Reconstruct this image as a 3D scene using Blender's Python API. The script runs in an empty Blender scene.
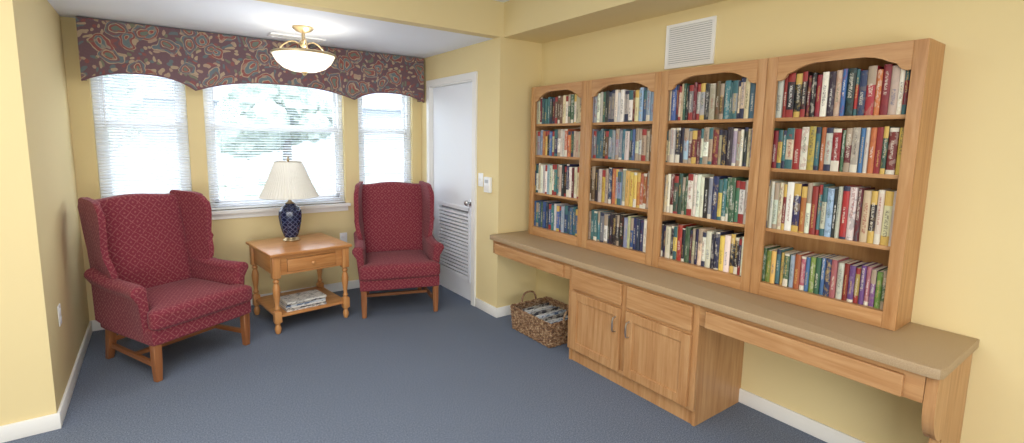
import bpy, bmesh, math, random
from mathutils import Vector, Matrix
S=bpy.context.scene
COL=S.collection
R=random.Random(11)
XA,YW,YC,XR,XL,YL,ZC,ZM=2.266,4.757,3.303,2.693,-.497,3.23,2.314,2.58
ZK=.7254; DC=.508; DB=.205; ZB=1.927; B0=3.173; BW=.6316

# ---------------------------------------------------------------- materials
def lin(c):
    r=[]
    for v in c[:3]:
        v=v/255.
        r.append(v/12.92 if v<=.04045 else ((v+.055)/1.055)**2.4)
    return (r[0],r[1],r[2],1)
class M:
    def __init__(s,name,rough=.6,color=(200,200,200),metal=0,spec=.5):
        s.m=bpy.data.materials.new(name); s.m.use_nodes=True
        s.t=s.m.node_tree; s.n=s.t.nodes; s.b=s.n['Principled BSDF']
        s.b.inputs['Base Color'].default_value=lin(color)
        s.b.inputs['Roughness'].default_value=rough
        s.b.inputs['Metallic'].default_value=metal
        s.b.inputs['Specular IOR Level'].default_value=spec
    def add(s,t,**k):
        n=s.n.new(t)
        for a,v in k.items(): setattr(n,a,v)
        return n
    def link(s,a,b): s.t.links.new(a,b)
    def coord(s,kind='Object',scale=(1,1,1),rot=(0,0,0),jit=False):
        tc=s.add('ShaderNodeTexCoord'); mp=s.add('ShaderNodeMapping')
        mp.inputs['Scale'].default_value=scale; mp.inputs['Rotation'].default_value=rot
        src=tc.outputs[kind]
        if jit:
            oi=s.add('ShaderNodeObjectInfo'); mu=s.math('MULTIPLY',oi.outputs['Random'],13.7)
            va=s.add('ShaderNodeVectorMath',operation='ADD'); s.link(src,va.inputs[0]); s.link(mu,va.inputs[1]); src=va.outputs[0]
        s.link(src,mp.inputs['Vector']); return mp.outputs[0]
    def noise(s,vec,scale,detail=2,rough=.5,dist=0):
        n=s.add('ShaderNodeTexNoise'); n.inputs['Scale'].default_value=scale
        n.inputs['Detail'].default_value=detail; n.inputs['Roughness'].default_value=rough; n.inputs['Distortion'].default_value=dist
        if vec is not None: s.link(vec,n.inputs['Vector'])
        return n.outputs['Fac']
    def ramp(s,fac,stops,interp='LINEAR'):
        n=s.add('ShaderNodeValToRGB'); cr=n.color_ramp; cr.interpolation=interp
        while len(cr.elements)>1: cr.elements.remove(cr.elements[-1])
        cr.elements[0].position=stops[0][0]; cr.elements[0].color=lin(stops[0][1])
        for p,c in stops[1:]:
            e=cr.elements.new(p); e.color=lin(c)
        s.link(fac,n.inputs[0]); return n.outputs['Color']
    def math(s,op,a,b=None,c=None):
        n=s.add('ShaderNodeMath',operation=op)
        for i,v in enumerate((a,b,c)):
            if v is None: continue
            if isinstance(v,(int,float)): n.inputs[i].default_value=v
            else: s.link(v,n.inputs[i])
        return n.outputs[0]
    def mix(s,fac,a,b,mode='MIX'):
        n=s.add('ShaderNodeMix',data_type='RGBA',blend_type=mode)
        if isinstance(fac,(int,float)): n.inputs[0].default_value=fac
        else: s.link(fac,n.inputs[0])
        for i,v in ((6,a),(7,b)):
            if isinstance(v,tuple): n.inputs[i].default_value=lin(v)
            else: s.link(v,n.inputs[i])
        return n.outputs[2]
    def base(s,c): s.link(c,s.b.inputs['Base Color'])
    def bump(s,h,strength=.3,dist=.002):
        n=s.add('ShaderNodeBump'); n.inputs['Strength'].default_value=strength; n.inputs['Distance'].default_value=dist
        s.link(h,n.inputs['Height']); s.link(n.outputs[0],s.b.inputs['Normal'])

def wallmat(name,c):
    m=M(name,.85,c,spec=.2); v=m.coord()
    n=m.noise(v,1.2,2); m.base(m.ramp(n,[(.3,tuple(x*.985 for x in c)),(.7,c)]))
    m.bump(m.noise(v,160,2),.12,.001); return m.m
YEL=wallmat('yellow_wall_paint',(233,215,165))
CEIL=wallmat('white_ceiling_paint',(240,245,254))
TRIM=M('white_trim_paint',.45,(240,240,238)).m
DOORM=M('white_door_paint',.5,(238,242,250)).m
VINYL=M('white_vinyl',.4,(244,246,248)).m
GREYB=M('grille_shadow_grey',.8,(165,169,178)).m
PALEB=M('vent_backing',.8,(176,180,188)).m
def carpet():
    m=M('blue_grey_carpet',.92,spec=.2); v=m.coord()
    a=m.noise(v,300,2,.7); b=m.noise(v,130,4,.8); c=m.noise(v,2.2,3)
    s=m.math('ADD',m.math('MULTIPLY',a,.45),m.math('MULTIPLY',b,.55))
    col=m.ramp(s,[(.36,(76,85,102)),(.46,(104,114,132)),(.54,(122,132,150)),(.65,(166,174,187))])
    col=m.mix(.15,col,m.ramp(c,[(.3,(106,112,124)),(.7,(138,142,150))]),'OVERLAY')
    m.base(col); m.bump(s,.45,.003); return m.m
CARPET=carpet()
def wood(name,dark,mid,light,rough=.38,gs=1.):
    m=M(name,rough,spec=.4); v=m.coord('UV',(2.2*gs,34*gs,1),jit=True)
    a=m.noise(v,1.3,6,.6,.6); v2=m.coord('UV',(1.2*gs,7*gs,1),jit=True); b=m.noise(v2,1.5,3,.5,1.2)
    s=m.math('ADD',m.math('MULTIPLY',a,.6),m.math('MULTIPLY',b,.4))
    m.base(m.ramp(s,[(.30,dark),(.47,mid),(.68,light)])); m.bump(a,.06,.001); return m.m
OAK=wood('golden_oak',(160,111,68),(185,138,92),(204,162,116))
OAKIN=wood('oak_back_panel',(156,110,68),(180,134,88),(198,155,108))
HONEY=wood('honey_pine',(166,104,56),(194,134,80),(212,158,102),.3)
CHERRY=wood('chair_leg_wood',(112,66,38),(146,92,56),(168,114,74),.35)
def laminate():
    m=M('tan_laminate',.45,spec=.35); v=m.coord(); n=m.noise(v,300,2,.6)
    m.base(m.ramp(n,[(.36,(166,141,110)),(.5,(173,149,118)),(.64,(181,158,127))])); return m.m
LAM=laminate()
def fabric():
    m=M('burgundy_woven_fabric',.9,spec=.15); m.b.inputs['Sheen Weight'].default_value=.1
    v=m.coord('UV',(1,1,1),(0,0,math.radians(45)))
    tn=m.add('ShaderNodeTexNoise'); tn.inputs['Scale'].default_value=60; tn.inputs['Detail'].default_value=1; m.link(v,tn.inputs['Vector'])
    va=m.add('ShaderNodeVectorMath',operation='MULTIPLY_ADD'); m.link(tn.outputs['Color'],va.inputs[0]); va.inputs[1].default_value=(.009,.009,0); m.link(v,va.inputs[2])
    sp=m.add('ShaderNodeSeparateXYZ'); m.link(va.outputs[0],sp.inputs[0])
    P=.023
    x=m.math('PINGPONG',sp.outputs[0],P); y=m.math('PINGPONG',sp.outputs[1],P)
    line=m.math('LESS_THAN',m.math('MINIMUM',x,y),.003)
    a=m.math('SUBTRACT',x,P); b=m.math('SUBTRACT',y,P)
    r=m.math('SQRT',m.math('ADD',m.math('MULTIPLY',a,a),m.math('MULTIPLY',b,b)))
    dot=m.math('LESS_THAN',r,.0065)
    nz=m.noise(m.coord('UV',(1,1,1)),240,3)
    c=m.ramp(nz,[(.3,(104,34,48)),(.7,(144,62,76))])
    brk=m.math('GREATER_THAN',m.noise(m.coord('UV',(1,1,1)),120,2),.44)
    c=m.mix(m.math('MULTIPLY',m.math('MULTIPLY',line,brk),.32),c,(188,130,124)); c=m.mix(m.math('MULTIPLY',dot,.32),c,(188,130,120))
    m.base(c); m.bump(nz,.3,.001); return m.m
FAB=fabric()
def paisley():
    m=M('paisley_print_fabric',.9,spec=.15); v=m.coord('UV')
    tn=m.add('ShaderNodeTexNoise'); tn.inputs['Scale'].default_value=5.5; m.link(v,tn.inputs['Vector'])
    va=m.add('ShaderNodeVectorMath',operation='MULTIPLY_ADD')
    m.link(tn.outputs['Color'],va.inputs[0]); va.inputs[1].default_value=(.22,.18,0); m.link(v,va.inputs[2])
    def vor(scale):
        n=m.add('ShaderNodeTexVoronoi',feature='F1',voronoi_dimensions='2D'); n.inputs['Scale'].default_value=scale; m.link(va.outputs[0],n.inputs['Vector']); return n
    a=vor(6.3); b=vor(24)
    sp=m.add('ShaderNodeSeparateColor'); m.link(a.outputs['Color'],sp.inputs[0])
    r1=m.ramp(a.outputs['Distance'],[(0,(168,94,84)),(.10,(200,184,156)),(.13,(114,136,142)),(.25,(168,160,148)),(.28,(158,92,88)),(.37,(194,176,150)),(.40,(132,106,114))],'CONSTANT')
    r2=m.ramp(a.outputs['Distance'],[(0,(120,140,128)),(.11,(162,96,88)),(.19,(202,186,158)),(.22,(130,102,110)),(.30,(110,130,140)),(.36,(196,176,150)),(.39,(132,106,114))],'CONSTANT')
    big=m.mix(m.math('GREATER_THAN',sp.outputs[0],.5),r1,r2)
    sb=m.add('ShaderNodeSeparateColor'); m.link(b.outputs['Color'],sb.inputs[0])
    pet=m.ramp(sb.outputs[0],[(0,(192,174,148)),(.3,(154,94,92)),(.5,(110,130,136)),(.7,(130,138,116)),(.85,(188,164,144))],'CONSTANT')
    bg=m.mix(m.math('LESS_THAN',b.outputs['Distance'],.33),(122,96,106),pet)
    f=m.math('GREATER_THAN',a.outputs['Distance'],.40)
    c=m.mix(f,big,bg)
    f2=m.math('MULTIPLY',m.math('LESS_THAN',b.outputs['Distance'],.26),.5); c=m.mix(f2,c,pet)
    nz=m.noise(v,80,3,.6); c=m.mix(.4,c,m.ramp(nz,[(.35,(110,98,100)),(.65,(148,138,130))]),'SOFT_LIGHT')
    c=m.mix(.16,c,(146,130,130))
    m.base(c); return m.m
PAIS=paisley()
BRASS=M('antique_brass',.35,(196,176,140),1).m
NICKEL=M('brushed_nickel',.3,(200,200,200),1).m
def glassm():
    m=M('window_glass'); n=m.add('ShaderNodeBsdfTransparent'); g=m.add('ShaderNodeBsdfGlossy'); g.inputs['Roughness'].default_value=.02
    x=m.add('ShaderNodeMixShader'); x.inputs[0].default_value=.05; m.link(n.outputs[0],x.inputs[1]); m.link(g.outputs[0],x.inputs[2])
    m.link(x.outputs[0],m.n['Material Output'].inputs[0]); return m.m
GLASS=glassm()
def translucent(name,c,f=.5,em=0):
    m=M(name,.7,c); t=m.add('ShaderNodeBsdfTranslucent'); t.inputs[0].default_value=lin(c)
    x=m.add('ShaderNodeMixShader'); x.inputs[0].default_value=f; m.link(m.b.outputs[0],x.inputs[1]); m.link(t.outputs[0],x.inputs[2])
    m.link(x.outputs[0],m.n['Material Output'].inputs[0])
    if em: m.b.inputs['Emission Color'].default_value=lin((255,248,234)); m.b.inputs['Emission Strength'].default_value=em
    return m.m
SLAT=translucent('white_blind_slat',(240,244,251),.24)
SHADE=translucent('ivory_pleated_shade',(242,240,232),.15)
BOWL=translucent('alabaster_glass',(250,246,234),.3,.7)
def navy():
    m=M('navy_glazed_ceramic',.2,(18,28,60)); v=m.coord('UV')
    w=m.add('ShaderNodeTexVoronoi',feature='DISTANCE_TO_EDGE',voronoi_dimensions='2D'); w.inputs['Scale'].default_value=34; w.inputs['Randomness'].default_value=.1
    mp=m.add('ShaderNodeMapping'); mp.inputs['Rotation'].default_value=(0,0,math.radians(45)); m.link(v,mp.inputs['Vector']); m.link(mp.outputs[0],w.inputs['Vector'])
    m.base(m.ramp(w.outputs['Distance'],[(0,(110,120,150)),(.08,(60,70,108)),(.18,(22,30,64))])); return m.m
NAVY=navy()
def wicker():
    m=M('brown_wicker',.6); v=m.coord(); n=m.noise(v,42,3,.7)
    m.base(m.ramp(n,[(.36,(92,64,46)),(.5,(142,106,76)),(.62,(192,166,134))])); return m.m
WICK=wicker()
def paperprint(name,dark,light,sx,sy,th=.5):
    m=M(name,.5); v=m.coord('UV',(sx,sy,1),jit=True); n=m.noise(v,1,3,.7)
    m.base(m.ramp(n,[(th-.07,dark),(th,light)])); return m.m
MAG1=paperprint('magazine_print',(112,114,122),(230,228,224),24,90,.47)
MAG2=paperprint('magazine_print_blue',(84,108,142),(206,212,220),14,14)
MAG3=paperprint('magazine_print_dark',(62,62,70),(176,172,166),16,20,.53)
PAPER=M('page_paper',.85,(226,216,194)).m
def spine():
    m=M('book_spine',.5); oi=m.add('ShaderNodeObjectInfo'); tc=m.add('ShaderNodeTexCoord'); sp=m.add('ShaderNodeSeparateXYZ'); m.link(tc.outputs['Generated'],sp.inputs[0])
    y=sp.outputs[1]; z=sp.outputs[2]; rnd=oi.outputs['Random']
    cv=m.add('ShaderNodeCombineXYZ'); m.link(m.math('MULTIPLY',y,4.),cv.inputs[0]); m.link(m.math('MULTIPLY',z,62.),cv.inputs[1]); m.link(m.math('MULTIPLY',rnd,91.),cv.inputs[2])
    n=m.noise(cv.outputs[0],1.,2,.6)
    cv2=m.add('ShaderNodeCombineXYZ'); m.link(m.math('MULTIPLY',y,1.5),cv2.inputs[0]); m.link(m.math('MULTIPLY',z,7.),cv2.inputs[1]); m.link(m.math('MULTIPLY',rnd,47.),cv2.inputs[2])
    pic=m.noise(cv2.outputs[0],1.,3,.6)
    r2=m.math('FRACT',m.math('MULTIPLY',rnd,7.31)); r3=m.math('FRACT',m.math('MULTIPLY',rnd,23.17)); r4=m.math('FRACT',m.math('MULTIPLY',rnd,57.7)); r5=m.math('FRACT',m.math('MULTIPLY',rnd,311.7))
    lo=m.math('ADD',m.math('MULTIPLY',r5,.3),.14); hi=m.math('ADD',lo,m.math('ADD',.25,m.math('MULTIPLY',r3,.35)))
    inz=m.math('MULTIPLY',m.math('GREATER_THAN',z,lo),m.math('LESS_THAN',z,hi))
    iny=m.math('LESS_THAN',m.math('ABSOLUTE',m.math('SUBTRACT',y,.5)),m.math('ADD',.12,m.math('MULTIPLY',r4,.14)))
    let=m.math('MULTIPLY',m.math('MULTIPLY',inz,iny),m.math('GREATER_THAN',n,.5))
    lum=m.add('ShaderNodeRGBToBW'); m.link(oi.outputs['Color'],lum.inputs[0])
    isl=m.math('GREATER_THAN',lum.outputs[0],.30)
    cdark=m.ramp(r2,[(0,(60,56,66)),(.35,(150,50,50)),(.65,(60,86,126)),(.85,(70,104,84))],'CONSTANT')
    clight=m.ramp(r2,[(0,(226,220,204)),(.45,(210,180,110)),(.75,(236,234,228))],'CONSTANT')
    ink=m.mix(isl,clight,cdark)
    bl=m.math('LESS_THAN',z,m.math('MULTIPLY',r3,.26)); bt=m.math('GREATER_THAN',z,m.math('SUBTRACT',1.02,m.math('MULTIPLY',r4,.42)))
    band=m.math('MULTIPLY',m.math('MAXIMUM',bl,bt),m.math('GREATER_THAN',m.math('FRACT',m.math('MULTIPLY',rnd,131.3)),.5))
    bc=m.ramp(r4,[(0,(220,213,196)),(.25,(46,50,76)),(.42,(150,50,48)),(.56,(208,174,92)),(.7,(62,104,108)),(.84,(168,150,130))],'CONSTANT')
    c=m.mix(m.math('MULTIPLY',m.math('GREATER_THAN',pic,.55),m.math('MULTIPLY',r5,.4)),oi.outputs['Color'],bc)
    c=m.mix(band,c,bc); c=m.mix(m.math('MULTIPLY',let,.65),c,ink); m.base(c); return m.m
SPINE=spine()
def cover():
    m=M('book_cover',.5); oi=m.add('ShaderNodeObjectInfo'); m.base(oi.outputs['Color']); return m.m
COVER=cover()
def leaf(name,a,b,sc=9):
    m=M(name,.9,spec=.1); v=m.coord(); n=m.noise(v,sc,5,.7); m.base(m.ramp(n,[(.35,a),(.65,b)])); return m.m
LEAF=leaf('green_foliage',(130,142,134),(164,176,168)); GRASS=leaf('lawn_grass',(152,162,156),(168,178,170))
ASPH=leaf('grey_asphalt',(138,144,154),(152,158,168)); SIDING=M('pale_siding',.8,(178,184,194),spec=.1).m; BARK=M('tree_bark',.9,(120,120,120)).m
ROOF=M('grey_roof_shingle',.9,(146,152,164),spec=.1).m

# ---------------------------------------------------------------- geometry helpers
def empty(name,loc,rotz=0,label=None,cat=None,group=None):
    e=bpy.data.objects.new(name,None); e.location=loc; e.rotation_euler=(0,0,rotz); e.empty_display_size=.05
    COL.objects.link(e); tag(e,label,cat,group); return e
def tag(o,label=None,cat=None,group=None,kind=None):
    if label: o['label']=label
    if cat: o['category']=cat
    if group: o['group']=group
    if kind: o['kind']=kind
    return o
def boxuv(bm,grain=2):
    uv=bm.loops.layers.uv.verify()
    for f in bm.faces:
        n=f.normal; a=max(range(3),key=lambda i:abs(n[i])); ax=[i for i in range(3) if i!=a]
        if grain in ax: u=grain; v=[i for i in ax if i!=grain][0]
        else: u,v=ax
        for l in f.loops:
            l[uv].uv=(l.vert.co[u],l.vert.co[v])
def finish(bm,name,mats,parent=None,grain=2,loc=(0,0,0),smooth=40,uv=True,kind=None,rotz=0):
    bmesh.ops.recalc_face_normals(bm,faces=bm.faces); bm.normal_update()
    if uv: boxuv(bm,grain)
    me=bpy.data.meshes.new(name); bm.to_mesh(me); bm.free()
    for m in (mats if isinstance(mats,(list,tuple)) else [mats]): me.materials.append(m)
    if smooth:
        me.shade_smooth()
        try: me.set_sharp_from_angle(angle=math.radians(smooth))
        except Exception: pass
    o=bpy.data.objects.new(name,me); COL.objects.link(o)
    o.location=loc; o.rotation_euler=(0,0,rotz)
    if parent: o.parent=parent
    if kind: o['kind']=kind
    return o
def abox(bm,lo,hi,mi=0,bev=0):
    vs=[bm.verts.new((x,y,z)) for x in (lo[0],hi[0]) for y in (lo[1],hi[1]) for z in (lo[2],hi[2])]
    fs=[bm.faces.new([vs[i] for i in q]) for q in ((0,1,3,2),(4,6,7,5),(0,4,5,1),(2,3,7,6),(0,2,6,4),(1,5,7,3))]
    for f in fs: f.material_index=mi
    if bev:
        es=list({e for f in fs for e in f.edges}); bmesh.ops.bevel(bm,geom=es,offset=bev,segments=2,affect='EDGES',profile=.5)
    return vs
def boxes(name,lst,mat,parent=None,grain=2,bev=0,kind=None,loc=(0,0,0)):
    bm=bmesh.new()
    for lo,hi in lst: abox(bm,[a-b for a,b in zip(lo,loc)],[a-b for a,b in zip(hi,loc)],0,bev)
    return finish(bm,name,mat,parent,grain,loc=loc,kind=kind)
def aprism(bm,pts,axis,lo,hi,bev=0,seg=2,mi=0):
    def P(p,t):
        if axis==0: return (t,p[0],p[1])
        if axis==1: return (p[0],t,p[1])
        return (p[0],p[1],t)
    a=[bm.verts.new(P(p,lo)) for p in pts]; b=[bm.verts.new(P(p,hi)) for p in pts]
    n=len(pts); fs=[bm.faces.new(a),bm.faces.new(b[::-1])]
    for i in range(n): fs.append(bm.faces.new((a[i],b[i],b[(i+1)%n],a[(i+1)%n])))
    for f in fs: f.material_index=mi
    if bev:
        es=list(set(fs[0].edges)|set(fs[1].edges)); bmesh.ops.bevel(bm,geom=es,offset=bev,segments=seg,affect='EDGES',profile=.5)
    return a+b
def alathe(bm,prof,seg=32,c=(0,0,0),pleat=0,npl=0,mi=0,cap=True):
    rings=[]
    for k,(r,z) in enumerate(prof):
        ring=[]
        for i in range(seg):
            a=2*math.pi*i/seg; rr=r*(1+pleat*(1 if (i%2) else -1)) if npl else r
            ring.append(bm.verts.new((c[0]+rr*math.cos(a),c[1]+rr*math.sin(a),c[2]+z)))
        rings.append(ring)
    for p,q in zip(rings[:-1],rings[1:]):
        for i in range(seg): bm.faces.new((p[i],p[(i+1)%seg],q[(i+1)%seg],q[i])).material_index=mi
    if cap:
        bm.faces.new(rings[0][::-1]); bm.faces.new(rings[-1])
def lathe(name,prof,mat,parent=None,seg=32,c=(0,0,0),**k):
    sm=k.pop('smooth',40); bm=bmesh.new(); alathe(bm,prof,seg,c,**k); return finish(bm,name,mat,parent,2,smooth=sm)
def atube(bm,pts,r,sides=8,closed=False):
    pts=[Vector(p) for p in pts]; n=len(pts); rings=[]
    up=None
    for i,p in enumerate(pts):
        if closed: t=pts[(i+1)%n]-pts[i-1]
        else: t=pts[min(i+1,n-1)]-pts[max(i-1,0)]
        t.normalize()
        if up is None: up=Vector((0,0,1)) if abs(t.z)<.9 else Vector((1,0,0))
        s=t.cross(up)
        if s.length<1e-4: s=t.orthogonal()
        s.normalize(); u=s.cross(t).normalized(); up=u
        rr=r[i] if isinstance(r,(list,tuple)) else r
        rings.append([bm.verts.new(p+rr*(math.cos(2*math.pi*k/sides)*s+math.sin(2*math.pi*k/sides)*u)) for k in range(sides)])
    m=n if closed else n-1
    for i in range(m):
        p,q=rings[i],rings[(i+1)%n]
        for k in range(sides): bm.faces.new((p[k],p[(k+1)%sides],q[(k+1)%sides],q[k]))
    if not closed: bm.faces.new(rings[0][::-1]); bm.faces.new(rings[-1])
def catmull(pts,sub=5,closed=True):
    out=[]; n=len(pts)
    for i in range(n if closed else n-1):
        p0,p1,p2,p3=[Vector(pts[(i+k)%n] if closed else pts[min(max(i+k,0),n-1)]) for k in (-1,0,1,2)]
        for s in range(sub):
            t=s/sub; out.append(tuple(.5*((2*p1)+(-p0+p2)*t+(2*p0-5*p1+4*p2-p3)*t*t+(-p0+3*p1-3*p2+p3)*t**3)))
    if not closed: out.append(tuple(pts[-1]))
    return out
def softbox(name,c,h,r,crown,mat,parent,fn=None,n=14,grain=2):
    bm=bmesh.new(); bmesh.ops.create_cube(bm,size=2)
    bmesh.ops.subdivide_edges(bm,edges=bm.edges[:],cuts=n,use_grid_fill=True)
    for v in bm.verts:
        q=[math.sin(x*math.pi/2)*.35+x*.65 if abs(x)<.9999 else x for x in v.co]
        p=Vector([q[i]*h[i] for i in range(3)])
        inn=Vector([max(-(h[i]-r),min(h[i]-r,p[i])) for i in range(3)])
        d=p-inn
        if d.length>1e-9: p=inn+d.normalized()*r
        u=[p[i]/h[i] for i in range(3)]
        for i in range(3):
            if crown[i]:
                j,k=[t for t in range(3) if t!=i]
                p[i]+=crown[i]*u[i]*max(0,(1-u[j]**2))**.7*max(0,(1-u[k]**2))**.7
        p+=Vector(c)
        if fn: p=Vector(fn(p))
        v.co=p
    return finish(bm,name,mat,parent,grain,smooth=60)

# ---------------------------------------------------------------- camera
f,th,ph,ro=487.6077,.6259,.1270,.0168
F=Vector((math.sin(th)*math.cos(ph),math.cos(th)*math.cos(ph),-math.sin(ph)))
R0=Vector((math.cos(th),-math.sin(th),0)); U0=R0.cross(F)
Rv=math.cos(ro)*R0+math.sin(ro)*U0; Uv=-math.sin(ro)*R0+math.cos(ro)*U0
cam=bpy.data.cameras.new('camera'); co=bpy.data.objects.new('camera',cam); COL.objects.link(co)
mt=Matrix((( Rv.x,Uv.x,-F.x,0),(Rv.y,Uv.y,-F.y,0),(Rv.z,Uv.z,-F.z,1.5029),(0,0,0,1)))
co.matrix_world=mt; cam.sensor_width=36; cam.lens=36*f/1024; cam.shift_x=(512-510.17)/1024; cam.shift_y=-(221.5-202.3)/1024; cam.clip_start=.05
S.camera=co

# ---------------------------------------------------------------- room
X0,Y0=-3.0,-2.6
def st(name,lst,mat,loc=(0,0,0)): return boxes(name,lst,mat,kind='structure',loc=loc)
st('floor',[((X0-.1,Y0-.1,-.1),(XR+.1,YW+.15,0))],CARPET)
st('ceiling',[((X0-.1,Y0-.1,ZM),(XR+.1,YC+.1,ZM+.1))],CEIL)
st('ceiling_alcove',[((XL-.1,YC+.1,ZC),(XA+.1,YW+.15,ZC+.1))],CEIL)
st('wall_header',[((X0,YC,ZC),(XR,YC+.1,ZM))],YEL)
st('wall_soffit',[((XA+.03,Y0,ZC),(XR,YC,ZM))],YEL)
st('wall_right',[((XR,Y0,0),(XR+.1,YC+.1,ZM))],YEL)
st('wall_right_return',[((XA,YC,0),(XR,YC+.1,ZC))],YEL)
DY1,DY2,DZ=3.70,4.53,2.02
st('wall_alcove_right',[((XA,YC+.1,0),(XA+.1,DY1,ZC)),((XA,DY2,0),(XA+.1,YW,ZC)),((XA,DY1,DZ),(XA+.1,DY2,ZC))],YEL)
st('wall_left_return',[((X0,YL,0),(XL,YL+.1,ZC))],YEL)
st('wall_alcove_left',[((XL-.1,YL+.1,0),(XL,YW,ZC))],YEL)
st('wall_left',[((X0-.1,Y0,0),(X0,YL+.1,ZM))],YEL)
st('wall_rear',[((X0-.1,Y0-.1,0),(XR+.1,Y0,ZM))],YEL)
WZ0,WZ1=.87,2.16
WIN=[(-.37,.215),(.33,1.465),(1.60,2.17)]
segs=[((XL-.1,YW,0),(XA+.1,YW+.15,WZ0)),((XL-.1,YW,WZ1),(XA+.1,YW+.15,ZC))]
xs=[XL-.1]+[v for w in WIN for v in w]+[XA+.1]
for i in range(0,len(xs),2): segs.append(((xs[i],YW,WZ0),(xs[i+1],YW+.15,WZ1)))
st('wall_back',segs,YEL)
bh,bt=.085,.014
def bb(name,lo,hi): return boxes(name,[(lo,hi)],TRIM,kind='structure',bev=.004)
bb('baseboard_back',(XL,YW-bt,0),(XA,YW,bh)); bb('baseboard_alcove_left',(XL,YL,0),(XL+bt,YW-bt,bh))
bb('baseboard_left_return',(X0,YL-bt,0),(XL+bt,YL,bh)); bb('baseboard_right',(XR-bt,Y0,0),(XR,YC-bt,bh))
bb('baseboard_right_return',(XA-bt,YC-bt,0),(XR,YC,bh)); bb('baseboard_alcove_right',(XA-bt,YC,0),(XA,DY1-.07,bh))
bb('baseboard_alcove_corner',(XA-bt,DY2+.07,0),(XA,YW-bt,bh))
for i,(a,b) in enumerate(WIN):
    bm=bmesh.new(); y0,y1=YW+.05,YW+.12; fw=.045
    for lo,hi in [((a,y0,WZ0),(a+fw,y1,WZ1)),((b-fw,y0,WZ0),(b,y1,WZ1)),((a+fw,y0,WZ0),(b-fw,y1,WZ0+fw)),((a+fw,y0,WZ1-fw),(b-fw,y1,WZ1))]: abox(bm,lo,hi,0,.004)
    zm=1.57
    abox(bm,(a+fw,y0+.005,zm-.025),(b-fw,y1-.01,zm+.025),0,.003)
    for lo,hi in [((a+fw,y0+.01,WZ0+fw),(a+fw+.03,y0+.03,zm-.025)),((b-fw-.03,y0+.01,WZ0+fw),(b-fw,y0+.03,zm-.025)),((a+fw,y0+.01,WZ0+fw),(b-fw,y0+.03,WZ0+fw+.04)),
        ((a+fw,y0+.035,zm+.025),(a+fw+.03,y0+.055,WZ1-fw)),((b-fw-.03,y0+.035,zm+.025),(b-fw,y0+.055,WZ1-fw))]: abox(bm,lo,hi)
    w=finish(bm,'window_%d'%(i+1),VINYL,kind='structure')
    g=boxes('window_pane',[((a+fw,y0+.045,WZ0+fw),(b-fw,y0+.047,WZ1-fw))],GLASS,parent=w); g['kind']='structure'
    st('trim_%d'%(i+1),[((a-.03,YW-.045,WZ0-.028),(b+.03,YW+.05,WZ0)),((a-.015,YW-.014,WZ0-.075),(b+.015,YW,WZ0-.028))],TRIM)
    root=empty('window_blind',((a+b)/2,YW+.022,WZ0+.005),0,'white horizontal slat blind hanging inside the window recess','blind')
    hw=(b-a)/2-.008; H=WZ1-WZ0-.012
    boxes('headrail',[((-hw,-.018,H-.035),(hw,.018,H))],VINYL,root,0,.002)
    boxes('bottom_rail',[((-hw,-.013,0),(hw,.013,.014))],VINYL,root,0,.002)
    bm=bmesh.new(); tilt=math.radians([34,14,18][i]); z=.028
    while z<H-.05:
        c,sn=math.cos(tilt)*.0125,math.sin(tilt)*.0125
        p=[(-hw,-c,z-sn),(-hw,0,z+.0018),(-hw,c,z+sn),(hw,c,z+sn),(hw,0,z+.0018),(hw,-c,z-sn)]
        v=[bm.verts.new(q) for q in p]; bm.faces.new((v[0],v[1],v[4],v[5])); bm.faces.new((v[1],v[2],v[3],v[4])); z+=.0225
    sl=finish(bm,'slats',SLAT,root,0)
    for x in ((-hw*.72,hw*.72) if i!=1 else (-hw*.8,0,hw*.8)):
        bm=bmesh.new(); atube(bm,[(x,-.0145,.01),(x,-.0145,H-.03)],.0011,5)
        finish(bm,'lift_cord',VINYL,root)
    if i<2:
        bm=bmesh.new(); atube(bm,[(-hw+.06,-.024,H-.04),(-hw+.06,-.024,H-.62)],.003,6); finish(bm,'tilt_wand',VINYL,root)
# door
cs=.06
st('trim_4',[((XA-.018,DY1-cs,0),(XA,DY1,DZ+cs)),((XA-.018,DY2,0),(XA,DY2+cs,DZ+cs)),((XA-.018,DY1,DZ),(XA,DY2,DZ+cs)),
   ((XA,DY1,0),(XA+.09,DY1+.012,DZ)),((XA,DY2-.012,0),(XA+.09,DY2,DZ)),((XA,DY1,DZ-.012),(XA+.09,DY2,DZ))],TRIM)
dr=empty('door_1',(XA+.02,(DY1+DY2)/2,0)); dr['kind']='structure'
hw=(DY2-DY1)/2-.015; ly0,ly1,lz0,lz1=-.33,.27,.20,.86
bm=bmesh.new()
for lo,hi in [((0,-hw,.01),(.04,ly0,DZ-.015)),((0,ly1,.01),(.04,hw,DZ-.015)),((0,ly0,.01),(.04,ly1,lz0)),((0,ly0,lz1),(.04,ly1,DZ-.015))]: abox(bm,lo,hi)
o=finish(bm,'door_slab',DOORM,dr); o['kind']='structure'
bm=bmesh.new()
for lo,hi in [((-.012,ly0-.02,lz0-.02),(.0,ly0+.012,lz1+.02)),((-.012,ly1-.012,lz0-.02),(0,ly1+.02,lz1+.02)),((-.012,ly0,lz0-.02),(0,ly1,lz0+.012)),((-.012,ly0,lz1-.012),(0,ly1,lz1+.02))]: abox(bm,lo,hi)
z=lz0+.012
while z<lz1-.03:
    abox(bm,(-.010,ly0+.01,z),(-.006,ly1-.01,z+.021)); 
    v=[bm.verts.new(q) for q in ((-.006,ly0+.01,z+.0205),(.014,ly0+.01,z+.026),(.014,ly1-.01,z+.026),(-.006,ly1-.01,z+.0205))]; bm.faces.new(v); z+=.0345
abox(bm,(.03,ly0,lz0),(.034,ly1,lz1),1)
o=finish(bm,'louver_grille',[DOORM,GREYB],dr); o['kind']='structure'
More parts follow.
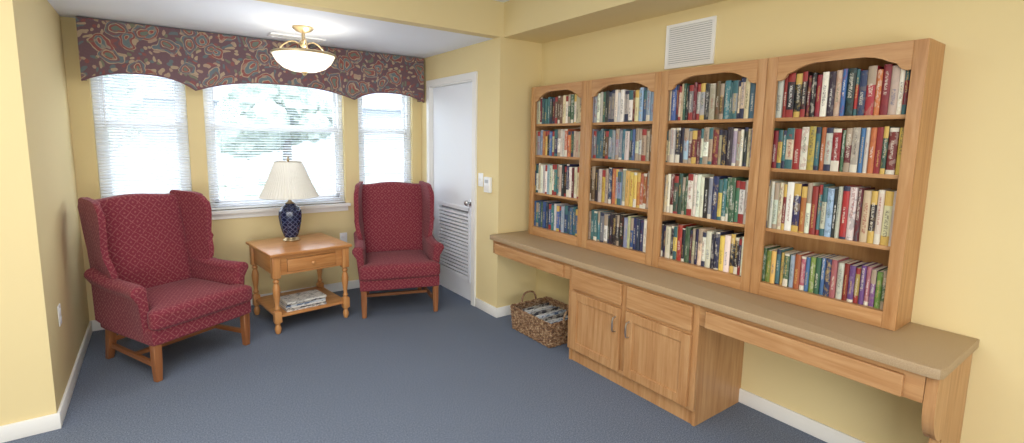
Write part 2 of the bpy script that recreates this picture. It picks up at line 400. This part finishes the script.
bm=bmesh.new(); alathe(bm,[(.03,0),(.03,.006),(.012,.012),(.011,.03),(.024,.038),(.026,.05),(.018,.06),(.002,.063)],20)
for v in bm.verts: v.co=Vector((-v.co.z,-hw+.06+v.co.x,.93+v.co.y))
o=finish(bm,'door_knob',NICKEL,dr); o['kind']='structure'

# ---------------------------------------------------------------- fixed things
root=empty('window_valance',((XL+XA)/2,YW-.06,1.85),0,'padded paisley print valance with scalloped edge above the windows','valance')
cx=(XL+XA)/2; a,b=-.405,2.245
def arch(x0,x1,zl,zh,zr,n=14):
    o=[]
    for k in range(n+1):
        t=k/n; x=x0+(x1-x0)*t; base=zl+(zr-zl)*t; e=1-abs(2*t-1)**2.6; o.append((x,base+(zh-max(zl,zr))*e+ (max(zl,zr)-base)*e))
    return o
low=arch(a,.275,1.87,1.945,1.85)+arch(.275,1.53,1.85,1.945,1.855)[1:]+arch(1.53,b,1.855,1.94,1.87)[1:]
out=low+[(b,2.305),(a,2.305)]
bm=bmesh.new(); aprism(bm,[(x-cx,z-1.85) for x,z in out],1,-.06,-.04)
abox(bm,(a-cx,-.0401,.03),(a-cx+.02,.059,.455)); abox(bm,(b-cx-.02,-.0401,.03),(b-cx,.059,.455)); abox(bm,(a-cx+.0199,-.0401,.435),(b-cx-.0199,.059,.455))
finish(bm,'fabric_panel',PAIS,root,0)
bm=bmesh.new(); atube(bm,[(x-cx,-.062,z-1.85) for x,z in low],.005,6); finish(bm,'welt_cord',M('plum_cord',.9,(120,84,92)).m,root)

root=empty('desk_countertop',(XR-DC/2,(YC+.42)/2,ZK-.04),0,'long plain tan laminate countertop running along the wall','countertop')
bm=bmesh.new(); y1=YC-(YC+.42)/2-.001; y0=.42-(YC+.42)/2; hx=DC/2
aprism(bm,[(hx-.001,y1),(-hx,y1),(-hx,y0+.03),(-hx+.009,y0+.009),(-hx+.03,y0),(hx-.001,y0)],2,0,.04,.004,2)
finish(bm,'worktop',LAM,root,1)
CY0,CY1,CX=1.386,2.37,2.222
root=empty('base_cabinet',(XR-.002,(CY0+CY1)/2,0),0,'golden oak base cabinet with two panel doors under the countertop','cabinet')
fx=CX-XR; h=(CY1-CY0)/2; top=ZK-.0405
bm=bmesh.new()
abox(bm,(fx+.0199,-h,0),(0,-h+.018,top)); abox(bm,(fx+.0199,h-.018,0),(0,h,top)); abox(bm,(-.01,-h+.0179,0),(0,h-.0179,top)); abox(bm,(fx+.0199,-h+.0179,.09),(-.0099,h-.0179,.105)); abox(bm,(fx+.028,-h+.0179,0),(fx+.04,h-.0179,.0901))
finish(bm,'body',OAK,root)
def bx1(name,lo,hi,grain,mat=None,bev=.001,par=None): return boxes(name,[(lo,hi)],mat or OAK,par or root,grain,bev)
for lo,hi in [((fx,-h,.09),(fx+.02,-h+.045,top)),((fx,h-.045,.09),(fx+.02,h,top)),((fx,-.03,.115),(fx+.02,.03,top-.035))]: bx1('stile',lo,hi,2)
for lo,hi in [((fx,-h+.045,.09),(fx+.02,h-.045,.115)),((fx,-h+.045,top-.035),(fx+.02,h-.045,top)),((fx+.001,-h+.045,.49),(fx+.019,h-.045,.535))]: bx1('rail',lo,hi,1)
def raised(name,parent,y0,y1,z0,z1,x,grain,flat=False):
    bm=bmesh.new(); t=.019; s=.055
    if flat:
        abox(bm,(x-t,y0,z0),(x,y1,z1),0,.005)
    else:
        abox(bm,(x-t,y0,z0),(x,y0+s,z1),0,.003); abox(bm,(x-t,y1-s,z0),(x,y1,z1),0,.003); abox(bm,(x-t,y0+s,z0),(x,y1-s,z0+s),0,.003); abox(bm,(x-t,y0+s,z1-s),(x,y1-s,z1),0,.003)
        abox(bm,(x-.010,y0+s-.002,z0+s-.002),(x-.003,y1-s+.002,z1-s+.002))
    return finish(bm,name,OAK,parent,grain,smooth=15)
cy=(CY0+CY1)/2
for (p,q) in ((1.90,2.325),(1.42,1.855)):
    raised('drawer',root,p-cy,q-cy,.525,.66,fx-.0005,1,True)
    d=raised('door',root,p-cy,q-cy,.105,.505,fx-.0005,2)
    hy=(1.93 if p>1.8 else 1.825)-cy; xx=fx-.02
    bm=bmesh.new(); atube(bm,[(xx,hy,.355),(xx-.022,hy,.36),(xx-.028,hy,.375),(xx-.028,hy,.43),(xx-.022,hy,.445),(xx,hy,.45)],.0055,8)
    hd=finish(bm,'handle',NICKEL,d); hd['label']='brushed nickel bar handle'
def apron(y0,y1,d0,d1,lab):
    r=empty('desk_apron',(XR-.002,(y0+y1)/2,.56),0,lab,'desk drawer unit'); c=(y0+y1)/2; z=.56
    bx1('rail',(CX-XR,y0-c,.57-z),(CX-XR+.02,y1-c,.6849-z),1,par=r); bx1('wall_cleat',(-.02,y0-c,.60-z),(0,y1-c,.6849-z),1,par=r)
    raised('drawer',r,d0-c,d1-c,.572-z,.66-z,CX-XR-.0005,1,True)
apron(CY1+.001,YC-.001,2.42,3.25,'short golden oak apron with shallow drawer under the countertop')
apron(.472,CY0-.001,.53,1.345,'long golden oak apron with shallow drawer over open knee space')
root=empty('desk_end_panel',(XR-.002,.452,0),0,'golden oak end panel with a curved edge supporting the countertop','desk panel')
bm=bmesh.new(); ft=CX-XR
pts=[(0,0),(0,.6849),(ft,.6849),(ft,.575)]+[(ft+.15*(1-math.cos(math.radians(t))),.565-.17*math.sin(math.radians(t))) for t in range(0,91,9)]+[(ft+.15,.10),(ft+.15,0)]
aprism(bm,pts,1,-.018,.018,.002,1); finish(bm,'support_panel',OAK,root,2)

def bookcase(yc):
    r=empty('bookcase',(XR-.001,yc,ZK+.001),0,'golden oak open bookcase with scalloped top rail on the countertop','bookcase')
    H=ZB-ZK; h=BW/2-.0008; d=DB-.001
    bm=bmesh.new()
    abox(bm,(-d+.019,-h,0),(0,-h+.016,H)); abox(bm,(-d+.019,h-.016,0),(0,h,H)); abox(bm,(-d+.019,-h+.0159,H-.016),(0,h-.0159,H)); abox(bm,(-d+.019,-h+.0159,.055),(0,h-.0159,.071))
    finish(bm,'body',OAK,r)
    boxes('back_panel',[((-.008,-h+.016,.071),(-.001,h-.016,H-.016))],OAKIN,r)
    s=.050
    bx1('stile',(-d,-h,0),(-d+.019,-h+s,H),2,bev=.002,par=r); bx1('stile',(-d,h-s,0),(-d+.019,h,H),2,bev=.002,par=r)
    bx1('bottom_rail',(-d,-h+s,0),(-d+.019,h-s,.071),1,bev=.002,par=r)
    w=h-s
    L=[(w,.115)]+[(w-.012,.117),(w-.03,.112),(w-.042,.100),(w-.047,.086),(w-.060,.084),(w-.078,.076),(w-.10,.062),(w-.13,.052),(w-.17,.047)]
    pts=[(-w,H),(w,H)]+[(y,H-z) for y,z in L]+[(-y,H-z) for y,z in L[::-1]]
    bm=bmesh.new(); aprism(bm,pts,0,-d,-d+.019,.0015,1); finish(bm,'scalloped_top_rail',OAK,r,1)
    for z in SH[1:]:
        boxes('shelf',[((-d+.021,-h+.017,z-.018-ZK),(-.009,h-.017,z-ZK))],OAK,r,1,.002)
    return r
SH=[ZK+.072,1.078,1.384,1.634]
for k in range(4): bookcase(B0-(k+.5)*BW)

# ---------------------------------------------------------------- books
def bookmesh(hard):
    bm=bmesh.new(); t=.07 if hard else .02; ins=.012 if hard else .0; xb=1.
    if hard: sp=[(.045,-.5),(.012,-.32),(0,-.12),(0,.12),(.012,.32),(.045,.5)]
    else: sp=[(.008,-.5),(0,-.46),(0,.46),(.008,.5)]
    si=[(x+.03,y*(.5-t)/.5) for x,y in sp]
    pts=sp+[(xb,.5),(xb,.5-t)]+si[::-1]+[(xb,-.5+t),(xb,-.5)]
    aprism(bm,pts,2,0,1)
    bm.normal_update(); bmesh.ops.recalc_face_normals(bm,faces=bm.faces)
    for f_ in bm.faces:
        c=f_.calc_center_median(); f_.material_index=0 if (f_.normal.x<-.3 and c.x<.05 and abs(f_.normal.z)<.5) else 1
    abox(bm,(.05,-.5+t+.002,.001+ins),(xb-.02,.5-t-.002,.999-ins),2)
    o=finish(bm,'book',[SPINE,COVER,PAPER],None,2,uv=False,smooth=35); me=o.data; bpy.data.objects.remove(o); return me
BM=[bookmesh(True),bookmesh(False)]
PAL={'white':(220,215,203),'cream':(206,192,160),'black':(40,38,42),'red':(158,42,42),'dark red':(108,36,40),'navy blue':(44,52,88),'blue':(68,102,148),'teal':(64,112,118),'green':(66,100,74),'yellow':(206,175,90),'orange':(190,112,66),'grey':(140,142,146),'brown':(102,76,58),'purple':(102,62,118),'pink':(190,106,124),'pale blue':(150,174,194),'lime green':(134,154,76)}
GEN=['white','white','cream','cream','black','black','red','dark red','navy blue','blue','teal','green','yellow','orange','grey','brown','pale blue','white','black','grey','white','cream']
DRK=['white','cream','black','black','navy blue','teal','dark red','brown','white','green','grey','blue','cream','pale blue','white','yellow','orange','cream','grey']
RN=['bottom shelf','third shelf','second shelf','top shelf']
UN=['first','second','third','fourth']
SPEC={(3,0):['lime green','green','lime green','yellow','teal','yellow','green','pale blue','orange','pink','blue','lime green','green','blue','navy blue','pink','white','red','purple','yellow','purple','pink','purple'],
(3,3):['cream','white','red','black','black','black','dark red','black','red','white','black','cream','blue','black','red','navy blue','red','orange','dark red'],
(3,1):['white','cream','white','white','cream','dark red','white','navy blue','orange','white','red','teal','white','pale blue','black','white','red','white','dark red','cream','black'],
(3,2):['green','dark red','yellow','teal','cream','red','white','yellow','teal','orange','white','red','green','dark red','cream','blue','white','orange','red'],
(2,0):['black','black','navy blue','white','black','yellow','red','black','green','dark red','cream','navy blue','cream','white','white','black','navy blue','yellow','white'],
(0,0):['blue','teal','blue','green','blue','navy blue','blue','teal','white','blue','blue','pale blue','navy blue','teal']}
for k in range(4):
    yc=B0-(k+.5)*BW; hi=BW/2-.020
    for r_ in range(4):
        z=SH[r_]+.0005; y=yc+hi; base=[.208,.234,.196,.202][r_]; cap=[.255,.278,.225,.235][r_]-.010
        if r_==0: base=.205 if k<3 else .170
        names=SPEC.get((k,r_)); i=0; nm=None
        end=yc-hi
        while True:
            if names: nm=names[i%len(names)]
            elif nm is None or R.random()>.3: nm=R.choice(GEN if k>=2 else DRK)
            t=R.uniform(.015,.035) if k>=2 else R.uniform(.022,.038)
            if k==3 and r_==0: t=R.uniform(.018,.027)
            rem=y-end
            if rem<.045: t=min(rem,.04)
            if rem<.010: break
            hh=min(cap,base*R.uniform(.95,1.06)); dd=R.uniform(.130,.148); hard=R.random()<.7
            o=bpy.data.objects.new('book',BM[0 if hard else 1]); COL.objects.link(o)
            o.scale=(dd,t-.0010,hh); o.location=(XR-DB+.024+R.uniform(0,.008),y-t/2,z)
            c=PAL[nm]; j=R.uniform(.82,1.14); c=tuple(max(3,min(250,v*j+R.uniform(-9,9))) for v in c)
            o.color=lin(c)
            tag(o,'%s book with %s spine standing on an oak shelf'%('hardcover' if hard else 'paperback',nm),'book','books on the %s of the %s bookcase'%(RN[r_],UN[k]))
            y-=t; i+=1

# ---------------------------------------------------------------- chairs
def chair(loc,rot,label):
    r=empty('wingback_armchair',loc,rot,label,'armchair')
    def fb(p):
        w=1-.10*max(0,min(1,(p.y+.32)/.62)); return (p.x*w,p.y,p.z)
    softbox('seat_base',(0,-.01,.285),(.335,.315,.055),.018,(0,0,0),FAB,r,fb,n=8)
    def tc(p):
        t=max(0,min(1,(p.y+.27)/.03)); w=1-.19*t; return (p.x*w,p.y,p.z)
    softbox('seat_cushion',(0,-.07,.388),(.335,.285,.058),.03,(0,.0,.022),FAB,r,tc)
    def bk(p):
        z=p.z; u=p.x/.27; y=p.y+(z-.40)*.20
        k=max(0,(z-.9)/.18)
        return (p.x*(1+.06*(z-.4)),y,z+.012*k*math.cos(min(1,abs(u))*math.pi)+.006*k)
    softbox('backrest',(0,.265,.70),(.285,.05,.368),.026,(0,.03,0),FAB,r,bk)
    for s in (1,-1):
        bm=bmesh.new(); sec=[(.268,.25),(.268,.515)]
        for a_ in range(200,-51,-14): sec.append((.315+.046*math.cos(math.radians(a_)),.558+.040*math.sin(math.radians(a_))))
        sec+=[(.326,.49),(.322,.25)]
        N=12; rings=[]
        for q in range(N+1):
            y=-.25+(.30+.25)*q/N; fl=.028*max(0,(-y)/.25)**2
            rings.append([bm.verts.new((s*(x+fl*(1 if z>.4 else .3)),y,z+.045*(max(0,y)/.3)**1.5)) for x,z in sec])
        n=len(sec)
        for p,q in zip(rings[:-1],rings[1:]):
            for i in range(n): bm.faces.new((p[i],p[(i+1)%n],q[(i+1)%n],q[i]))
        fr=bm.faces.new(rings[0]); bm.faces.new(rings[-1][::-1])
        bmesh.ops.recalc_face_normals(bm,faces=bm.faces)
        bmesh.ops.bevel(bm,geom=list(fr.edges),offset=.014,segments=3,affect='EDGES',profile=.5)
        finish(bm,'arm',FAB,r,2,smooth=50)
        o=catmull([(.30,.50),(.12,.53),(.060,.575),(.06,.66),(.096,.76),(.090,.87),(.088,.97),(.12,1.045),(.20,1.080),(.32,1.085),(.425,1.080),(.41,.95),(.365,.75)],4)
        bm=bmesh.new(); vs=aprism(bm,o,0,.264,.302,.015,3)
        for v in bm.verts:
            v.co.x+=max(0,.36-v.co.y)*.20*min(1,max(0,(v.co.z-.5)/.25))
            v.co.x*=s
        finish(bm,'wing',FAB,r,2,smooth=50)
        for yy,by in ((-.29,0),(.27,.055)):
            bm=bmesh.new(); x=.30 if yy<0 else .25; w1,w0=.024,.018
            v=[]
            for z,w,dy in ((0,w0,by),(.12,w1*.95,by*.4),(.262,w1,0)):
                v.append([bm.verts.new((s*x+a*w,yy+dy+b*w,z)) for a,b in ((-1,-1),(1,-1),(1,1),(-1,1))])
            for p,q in zip(v[:-1],v[1:]):
                for i in range(4): bm.faces.new((p[i],p[(i+1)%4],q[(i+1)%4],q[i]))
            bm.faces.new(v[0][::-1]); bm.faces.new(v[-1])
            bmesh.ops.bevel(bm,geom=[e for e in bm.edges],offset=.003,segments=1,affect='EDGES')
            finish(bm,'leg',CHERRY,r,2)
        bm=bmesh.new(); v=aprism(bm,[(-.27,.085),(.29,.085),(.29,.115),(-.27,.115)],0,-.01,.01)
        for q in bm.verts: q.co.x+=s*(.30-.05*(q.co.y+.29)/.56)
        finish(bm,'stretcher',CHERRY,r,1)
    boxes('stretcher',[((-.275,-.015,.088),(.275,.01,.112)),],CHERRY,r,0)
    boxes('stretcher',[((-.235,.262,.13),(.235,.282,.16)),],CHERRY,r,0)
    return r
chair((.035,3.946,0),math.radians(30),'burgundy patterned wingback armchair beside the end table, near the wall')
chair((1.70,4.09,0),math.radians(-17),'burgundy patterned wingback armchair between end table and door')

# ---------------------------------------------------------------- end table
T=empty('end_table',(.905,4.235,0),math.radians(7),'honey pine end table with drawer, turned legs and lower shelf','end table')
bm=bmesh.new(); q=.318
aprism(bm,[(-q,-q),(q,-q),(q,q),(-q,q)],2,.606,.63,.007,3); aprism(bm,[(-q+.018,-q+.018),(q-.018,-q+.018),(q-.018,q-.018),(-q+.018,q-.018)],2,.594,.607)
finish(bm,'table_top',HONEY,T,0)
g=.27
for lo,hi in [((-g+.02,-g-.012,.455),(-.19,-g+.01,.594)),((.19,-g-.012,.455),(g-.02,-g+.01,.594)),((-.19,-g-.012,.575),(.19,-g+.01,.594)),((-.19,-g-.012,.455),(.19,-g+.01,.472)),
  ((-g-.012,-g+.02,.455),(-g+.008,g-.02,.594)),((g-.008,-g+.02,.455),(g+.012,g-.02,.594)),((-g+.02,g-.008,.455),(g-.02,g+.012,.594))]: bx1('apron_rail',lo,hi,0,HONEY,.001,T)
d=boxes('drawer',[((-.187,-g-.022,.475),(.187,-g-.002,.572))],HONEY,T,0,.004)
bm=bmesh.new()
alathe(bm,[(.006,0),(.006,.012),(.015,.018),(.016,.024),(.010,.030),(.001,.031)],16)
for v in bm.verts: v.co=Vector((v.co.x,-g-.022-v.co.z,.523+v.co.y))
finish(bm,'knob',HONEY,d)
prof=[(.014,0),(.02,.012),(.025,.04),(.019,.062),(.015,.075),(.025,.085),(.025,.0901)]
up=[(.025,.1749),(.014,.185),(.023,.20),(.014,.215),(.018,.25),(.026,.31),(.028,.345),(.023,.375),(.016,.395),(.024,.41),(.016,.425),(.026,.4361)]
for sx in (-1,1):
    for sy in (-1,1):
        bm=bmesh.new(); c=(sx*g,sy*g,0); alathe(bm,prof,20,c); abox(bm,(c[0]-.026,c[1]-.026,.09),(c[0]+.026,c[1]+.026,.175),0,.003); alathe(bm,up,20,c)
        abox(bm,(c[0]-.028,c[1]-.028,.436),(c[0]+.028,c[1]+.028,.594),0,.003); finish(bm,'leg',HONEY,T,2)
boxes('lower_shelf',[((-g-.01,-g-.01+.0,.125),(g+.01,g+.01,.145))],HONEY,T,0,.003)
ct,sn_=math.cos(math.radians(7)),math.sin(math.radians(7))
def tw(x,y,z): return (.905+x*ct-y*sn_,4.235+x*sn_+y*ct,z)
zz=.1455
for k in range(6):
    m_=[MAG1,MAG3,MAG1,MAG2,MAG3,MAG1][k]; bm=bmesh.new(); t=.012
    abox(bm,(-.155,-.105,0),(.155,.105,.002),0); abox(bm,(-.155,-.105,t-.002),(.155,.105,t),0); abox(bm,(-.155,-.105,.0019),(.152,-.1035,t-.0019),0); abox(bm,(-.153,-.1036,.0019),(.153,.103,t-.0019),1)
    o=finish(bm,'magazine',[m_,PAPER],None,0,loc=tw(-.04+R.uniform(-.005,.005),-.145+R.uniform(-.005,.005),zz),rotz=math.radians(7)+R.uniform(-.025,.025)); zz+=t+.0005
    tag(o,'printed magazine in the low flat stack on the table shelf','magazine','magazines on the end table shelf')
Lp=empty('table_lamp',(.875,4.36,.6302),0,'navy ceramic table lamp with ivory pleated shade on end table','lamp')
lathe('lamp_foot',[(.068,0),(.070,.008),(.062,.018),(.050,.026),(.046,.032)],BRASS,Lp)
lathe('lamp_base',[(.048,.032),(.058,.05),(.074,.10),(.086,.16),(.092,.21),(.088,.255),(.068,.288),(.046,.302),(.042,.315)],NAVY,Lp,seg=12,smooth=20)
lathe('lamp_neck',[(.034,.315),(.036,.322),(.02,.33),(.010,.345),(.010,.40),(.018,.41),(.018,.45),(.006,.455),(.003,.46),(.003,.655),(.012,.66)],BRASS,Lp,seg=20)
bm=bmesh.new(); alathe(bm,[(.228,.375),(.195,.44),(.156,.53),(.122,.62),(.103,.665)],120,pleat=.010,npl=1,cap=False)
finish(bm,'lamp_shade',SHADE,Lp,2,smooth=0)
for (rr,z,nm) in ((.229,.376,'shade_lower_trim'),(.104,.664,'shade_upper_trim')):
    bm=bmesh.new(); atube(bm,[(rr*math.cos(a*math.pi/24),rr*math.sin(a*math.pi/24),z) for a in range(48)],.004,6,True); finish(bm,nm,SHADE,Lp)
bm=bmesh.new(); 
for a in range(3): atube(bm,[(0,0,.661),(.102*math.cos(a*2.094),.102*math.sin(a*2.094),.662)],.0018,5)
alathe(bm,[(.004,.658),(.009,.67),(.012,.683),(.006,.693),(.008,.70),(.001,.715)],16); finish(bm,'finial',BRASS,Lp)

# ---------------------------------------------------------------- ceiling light
C=empty('ceiling_light',(.94,3.98,ZC),0,'semi-flush ceiling light with alabaster glass bowl and brass arms','ceiling light')
lathe('canopy',[(.075,-.001),(.075,-.012),(.055,-.03),(.02,-.042),(.012,-.045)],BRASS,C,seg=32)
lathe('stem',[(.012,-.045),(.012,-.09),(.024,-.10),(.03,-.12),(.024,-.14),(.011,-.15),(.009,-.20),(.009,-.335)],BRASS,C,seg=20)
for k in range(3):
    a=k*2.094+.4; bm=bmesh.new()
    atube(bm,catmull([(.02*math.cos(a),.02*math.sin(a),-.125),(.09*math.cos(a),.09*math.sin(a),-.10),(.16*math.cos(a),.16*math.sin(a),-.13),(.205*math.cos(a),.205*math.sin(a),-.185)],5,False),.006,8); finish(bm,'arm',BRASS,C)
lathe('bowl',[(.02,-.328),(.09,-.322),(.15,-.298),(.19,-.262),(.212,-.225),(.222,-.20),(.214,-.20),(.204,-.226),(.182,-.258),(.145,-.29),(.088,-.314),(.02,-.320)],BOWL,C,seg=48)
bm=bmesh.new(); atube(bm,[(.223*math.cos(a*math.pi/24),.223*math.sin(a*math.pi/24),-.199) for a in range(48)],.009,8,True); finish(bm,'rim',BRASS,C)
lathe('finial',[(.022,-.328),(.024,-.334),(.012,-.342),(.014,-.348),(.002,-.358)],BRASS,C,seg=16)
pl=bpy.data.lights.new('bulb','POINT'); pl.energy=2.2; pl.color=(1,.98,.95); pl.shadow_soft_size=.06
po=bpy.data.objects.new('bulb',pl); po.location=(.07,0,-.26); po.parent=C; COL.objects.link(po)
pl=bpy.data.lights.new('alcove_fill_light','POINT'); pl.energy=7; pl.color=(.95,.97,1); pl.shadow_soft_size=.12  # extra fill added to brighten the alcove, placed outside the glass bowl
po=bpy.data.objects.new('alcove_fill_light',pl); po.location=(-.3,-.35,-.55); po.parent=C; COL.objects.link(po)

def grille(name,loc,fn,w,h,n,label,cat):
    r=empty(name,loc,0,label,cat); b=.02
    bm=bmesh.new()
    for lo,hi in [((-w/2,-h/2,0),(-w/2+b,h/2,.012)),((w/2-b,-h/2,0),(w/2,h/2,.012)),((-w/2+b,-h/2,0),(w/2-b,-h/2+b,.012)),((-w/2+b,h/2-b,0),(w/2-b,h/2,.012))]: abox(bm,lo,hi)
    abox(bm,(-w/2+b-.001,-h/2+b-.001,0),(w/2-b+.001,h/2-b+.001,.001),1)
    for v in bm.verts: v.co=Vector(fn(v.co))
    finish(bm,'frame',[VINYL,PALEB],r)
    bm=bmesh.new(); st_=(h-2*b)/n
    for i in range(n):
        y=-h/2+b+i*st_+st_*.12
        abox(bm,(-w/2+b,y,.006),(w/2-b,y+st_*.68,.009))
    for v in bm.verts: v.co=Vector(fn(v.co))
    finish(bm,'louvers',VINYL,r)
grille('wall_vent',(XR,1.87,2.105),lambda c:(-c.z-.0005,c.x,c.y),.34,.27,18,'white louvered air vent high on the yellow wall','vent')
grille('ceiling_vent',(.99,4.40,ZC),lambda c:(c.x,c.y,-c.z-.0005),.42,.14,6,'white louvered air register set in the ceiling','vent')
def plate(loc,ax,label):
    r=empty('wall_outlet',loc,0,label,'outlet')
    fn=(lambda c:(c.z,c.x,c.y)) if ax==0 else (lambda c:(c.x,-c.z,c.y))
    bm=bmesh.new(); abox(bm,(-.035,-.057,.0005),(.035,.057,.006),0,.002)
    for v in bm.verts: v.co=Vector(fn(v.co))
    finish(bm,'cover_plate',VINYL,r)
    for z in (-.022,.022):
        bm=bmesh.new(); abox(bm,(-.016,z-.014,.006),(.016,z+.014,.009),0,.002)
        for v in bm.verts: v.co=Vector(fn(v.co))
        finish(bm,'socket',VINYL,r)
plate((XL,3.56,.50),0,'white electrical outlet on the side wall near the armchair')
plate((1.43,YW,.52),1,'white electrical outlet on the wall beside the end table')
Tk=empty('wall_keypad',(XA,3.44,1.06),0,'white wall-mounted control box beside the door','keypad')
boxes('housing',[((-.03,-.045,0),(-.0005,.045,.13))],VINYL,Tk,2,.006)
boxes('display',[((-.032,-.025,.08),(-.03,.025,.108))],M('grey_display',.3,(190,196,202)).m,Tk)
boxes('button_panel',[((-.036,-.034,.015),(-.03,.034,.06))],TRIM,Tk,2,.002)
Tk=empty('light_switch',(XA,3.57,1.10),0,'small white light switch between the door and control box','light switch')
boxes('switch_plate',[((-.008,-.037,0),(-.0005,.037,.115))],VINYL,Tk,2,.003)
boxes('toggle',[((-.018,-.006,.048),(-.008,.006,.068))],TRIM,Tk,2,.001)

# ---------------------------------------------------------------- basket
def rr(a,b,r,n):
    P=[]
    for cx_,cy_,a0 in ((a-r,b-r,0),(-a+r,b-r,90),(-a+r,-b+r,180),(a-r,-b+r,270)):
        for k in range(7): an=math.radians(a0+k*15); P.append(Vector((cx_+r*math.cos(an),cy_+r*math.sin(an))))
    P.append(P[0]); L=[0]
    for p,q in zip(P[:-1],P[1:]): L.append(L[-1]+(q-p).length)
    o=[]; j=0
    for i in range(n):
        t=L[-1]*i/n
        while L[j+1]<t: j+=1
        u=(t-L[j])/max(1e-9,L[j+1]-L[j]); p=P[j].lerp(P[j+1],u); d=(P[j+1]-P[j]).normalized(); o.append((p,Vector((d.y,-d.x))))
    return o
Bk=empty('wicker_basket',(2.415,2.80,0),0,'brown woven rectangular wicker basket with loop handles on carpet','basket')
bm=bmesh.new(); NS=60; rows=17; HB=.182
def dims(z): t=z/HB; return .182+.012*t,.232+.016*t
RC=.014
for k in range(rows):
    z=.010+k*(HB-.016)/(rows-1); a,b=dims(z); pp=rr(a,b,RC,NS*3)
    atube(bm,[(p.x+n.x*.0045*math.cos(math.pi*(i/3+k)),p.y+n.y*.0045*math.cos(math.pi*(i/3+k)),z) for i,(p,n) in enumerate(pp)],.0053,6,True)
p0=rr(*dims(0),RC,NS); p1=rr(*dims(HB),RC,NS)
for (p,_),(q,_) in zip(p0,p1): atube(bm,[(p.x,p.y,.004),(q.x,q.y,HB)],.003,5)
finish(bm,'woven_body',WICK,Bk)
bm=bmesh.new(); pp=rr(*dims(HB),RC,90)
for ph_ in (0,math.pi): atube(bm,[(p.x+n.x*.006*math.cos(i*.9+ph_),p.y+n.y*.006*math.cos(i*.9+ph_),HB+.004+.005*math.sin(i*.9+ph_)) for i,(p,n) in enumerate(pp)],.006,6,True)
finish(bm,'rim',WICK,Bk)
a,b=dims(.01); bm=bmesh.new(); aprism(bm,[(p.x*.98,p.y*.98) for p,_ in rr(a,b,RC,40)],2,.004,.012); finish(bm,'bottom',WICK,Bk)
for s in (-1,1):
    bm=bmesh.new(); yy=s*.250
    atube(bm,catmull([(-.07,yy,.16),(-.068,yy+s*.004,.222),(-.035,yy+s*.006,.262),(.035,yy+s*.006,.262),(.068,yy+s*.004,.222),(.07,yy,.16)],5,False),.008,8); finish(bm,'handle',WICK,Bk)
for k in range(9):
    m_=[MAG2,MAG1,MAG3][k%3]; bm=bmesh.new(); t=.014; L_=.14
    abox(bm,(-L_,-t/2,0),(L_,t/2,.15+R.uniform(-.015,.015)),0,.002)
    o=finish(bm,'magazine',m_,None,0,loc=(2.415,2.635+k*.041,.0135)); o.rotation_euler=(R.uniform(-.12,.12)*.6,0,R.uniform(-.05,.05))
    tag(o,'folded printed magazine standing in the wicker basket','magazine','magazines in the wicker basket')

# ---------------------------------------------------------------- outdoors
o=boxes('lawn',[((-16,YW+.15,-.4),(22,30,-.3))],GRASS); tag(o,'green lawn outside the windows','lawn'); o['kind']='structure'
o=boxes('parking_pavement',[((-16,11,-.3),(22,16,-.28))],ASPH); tag(o,'grey asphalt pavement beyond the lawn','pavement'); o['kind']='structure'
def shrub(loc,rad,seed,name='shrub',h=1.0):
    bm=bmesh.new(); rr_=random.Random(seed)
    for k in range(22):
        c=Vector((rr_.uniform(-.7,.7)*rad,rr_.uniform(-.6,.6)*rad,rad*h*(.5+rr_.uniform(-.25,.5)))); q=rad*rr_.uniform(.18,.4)
        res=bmesh.ops.create_icosphere(bm,subdivisions=3,radius=q)
        for v in res['verts']: v.co=v.co*(1+rr_.uniform(-.22,.22))+c
    return bm
for i,(x,y,r_) in enumerate([(-.7,8.2,.85),(1.0,8.6,.9),(2.9,8.3,.8),(5.0,8.6,.9)]):
    o=finish(shrub(None,r_,i),'shrub',LEAF,None,2,loc=(x,y,-.35),smooth=0); tag(o,'rounded green shrub on the lawn outside the window','shrub')
for i,(x,y) in enumerate([(-2.2,13),(3.5,17.5),(9.5,15)]):
    t=empty('tree',(x,y,-.3),0,'leafy green tree outside the window','tree')
    lathe('trunk',[(.2,0),(.14,1.2),(.1,2.6)],BARK,t,seg=12)
    o=finish(shrub(None,1.9,20+i),'canopy',LEAF,t,2,loc=(0,0,1.2),smooth=0)
bl=empty('neighbouring_building',(3,24,-.3),0,'pale sided building across the pavement','building')
boxes('siding_wall',[((-18,0,0),(18,4,3.2))],SIDING,bl)
bm=bmesh.new(); aprism(bm,[(-.6,3.2),(4.6,3.2),(2,5.4)],0,-18.5,18.5); finish(bm,'roof',ROOF,bl,0)

# ---------------------------------------------------------------- lighting
w=bpy.data.worlds.new('sky'); S.world=w; w.use_nodes=True; nt=w.node_tree; bg=nt.nodes['Background']
bg.inputs[0].default_value=(.84,.92,1,1); bg.inputs[1].default_value=6.0
def area(name,loc,sx,sy,e,col=(1,.99,.97),rot=(0,0,0)):
    l=bpy.data.lights.new(name,'AREA'); l.shape='RECTANGLE'; l.size=sx; l.size_y=sy; l.energy=e; l.color=col
    o=bpy.data.objects.new(name,l); o.location=loc; o.rotation_euler=rot; COL.objects.link(o); return o
area('ceiling_fill_light',(-.4,1.3,ZM-.01),2.4,2.4,58)  # both ceiling area lights are added fill for even brightness, no fixture there
area('ceiling_fill_light.001',(-.5,-1.4,ZM-.01),2.6,1.8,44)
d=Vector((.9,4.3,1.9))-Vector((-.2,-2.5,.95)); 
area('rear_fill_light',(-.4,-2.5,.95),4.0,1.4,150,(.97,.985,1),d.to_track_quat('-Z','Y').to_euler())  # added soft fill from behind the camera; the rear wall has no window
try: S.view_settings.view_transform='Standard'
except Exception: pass
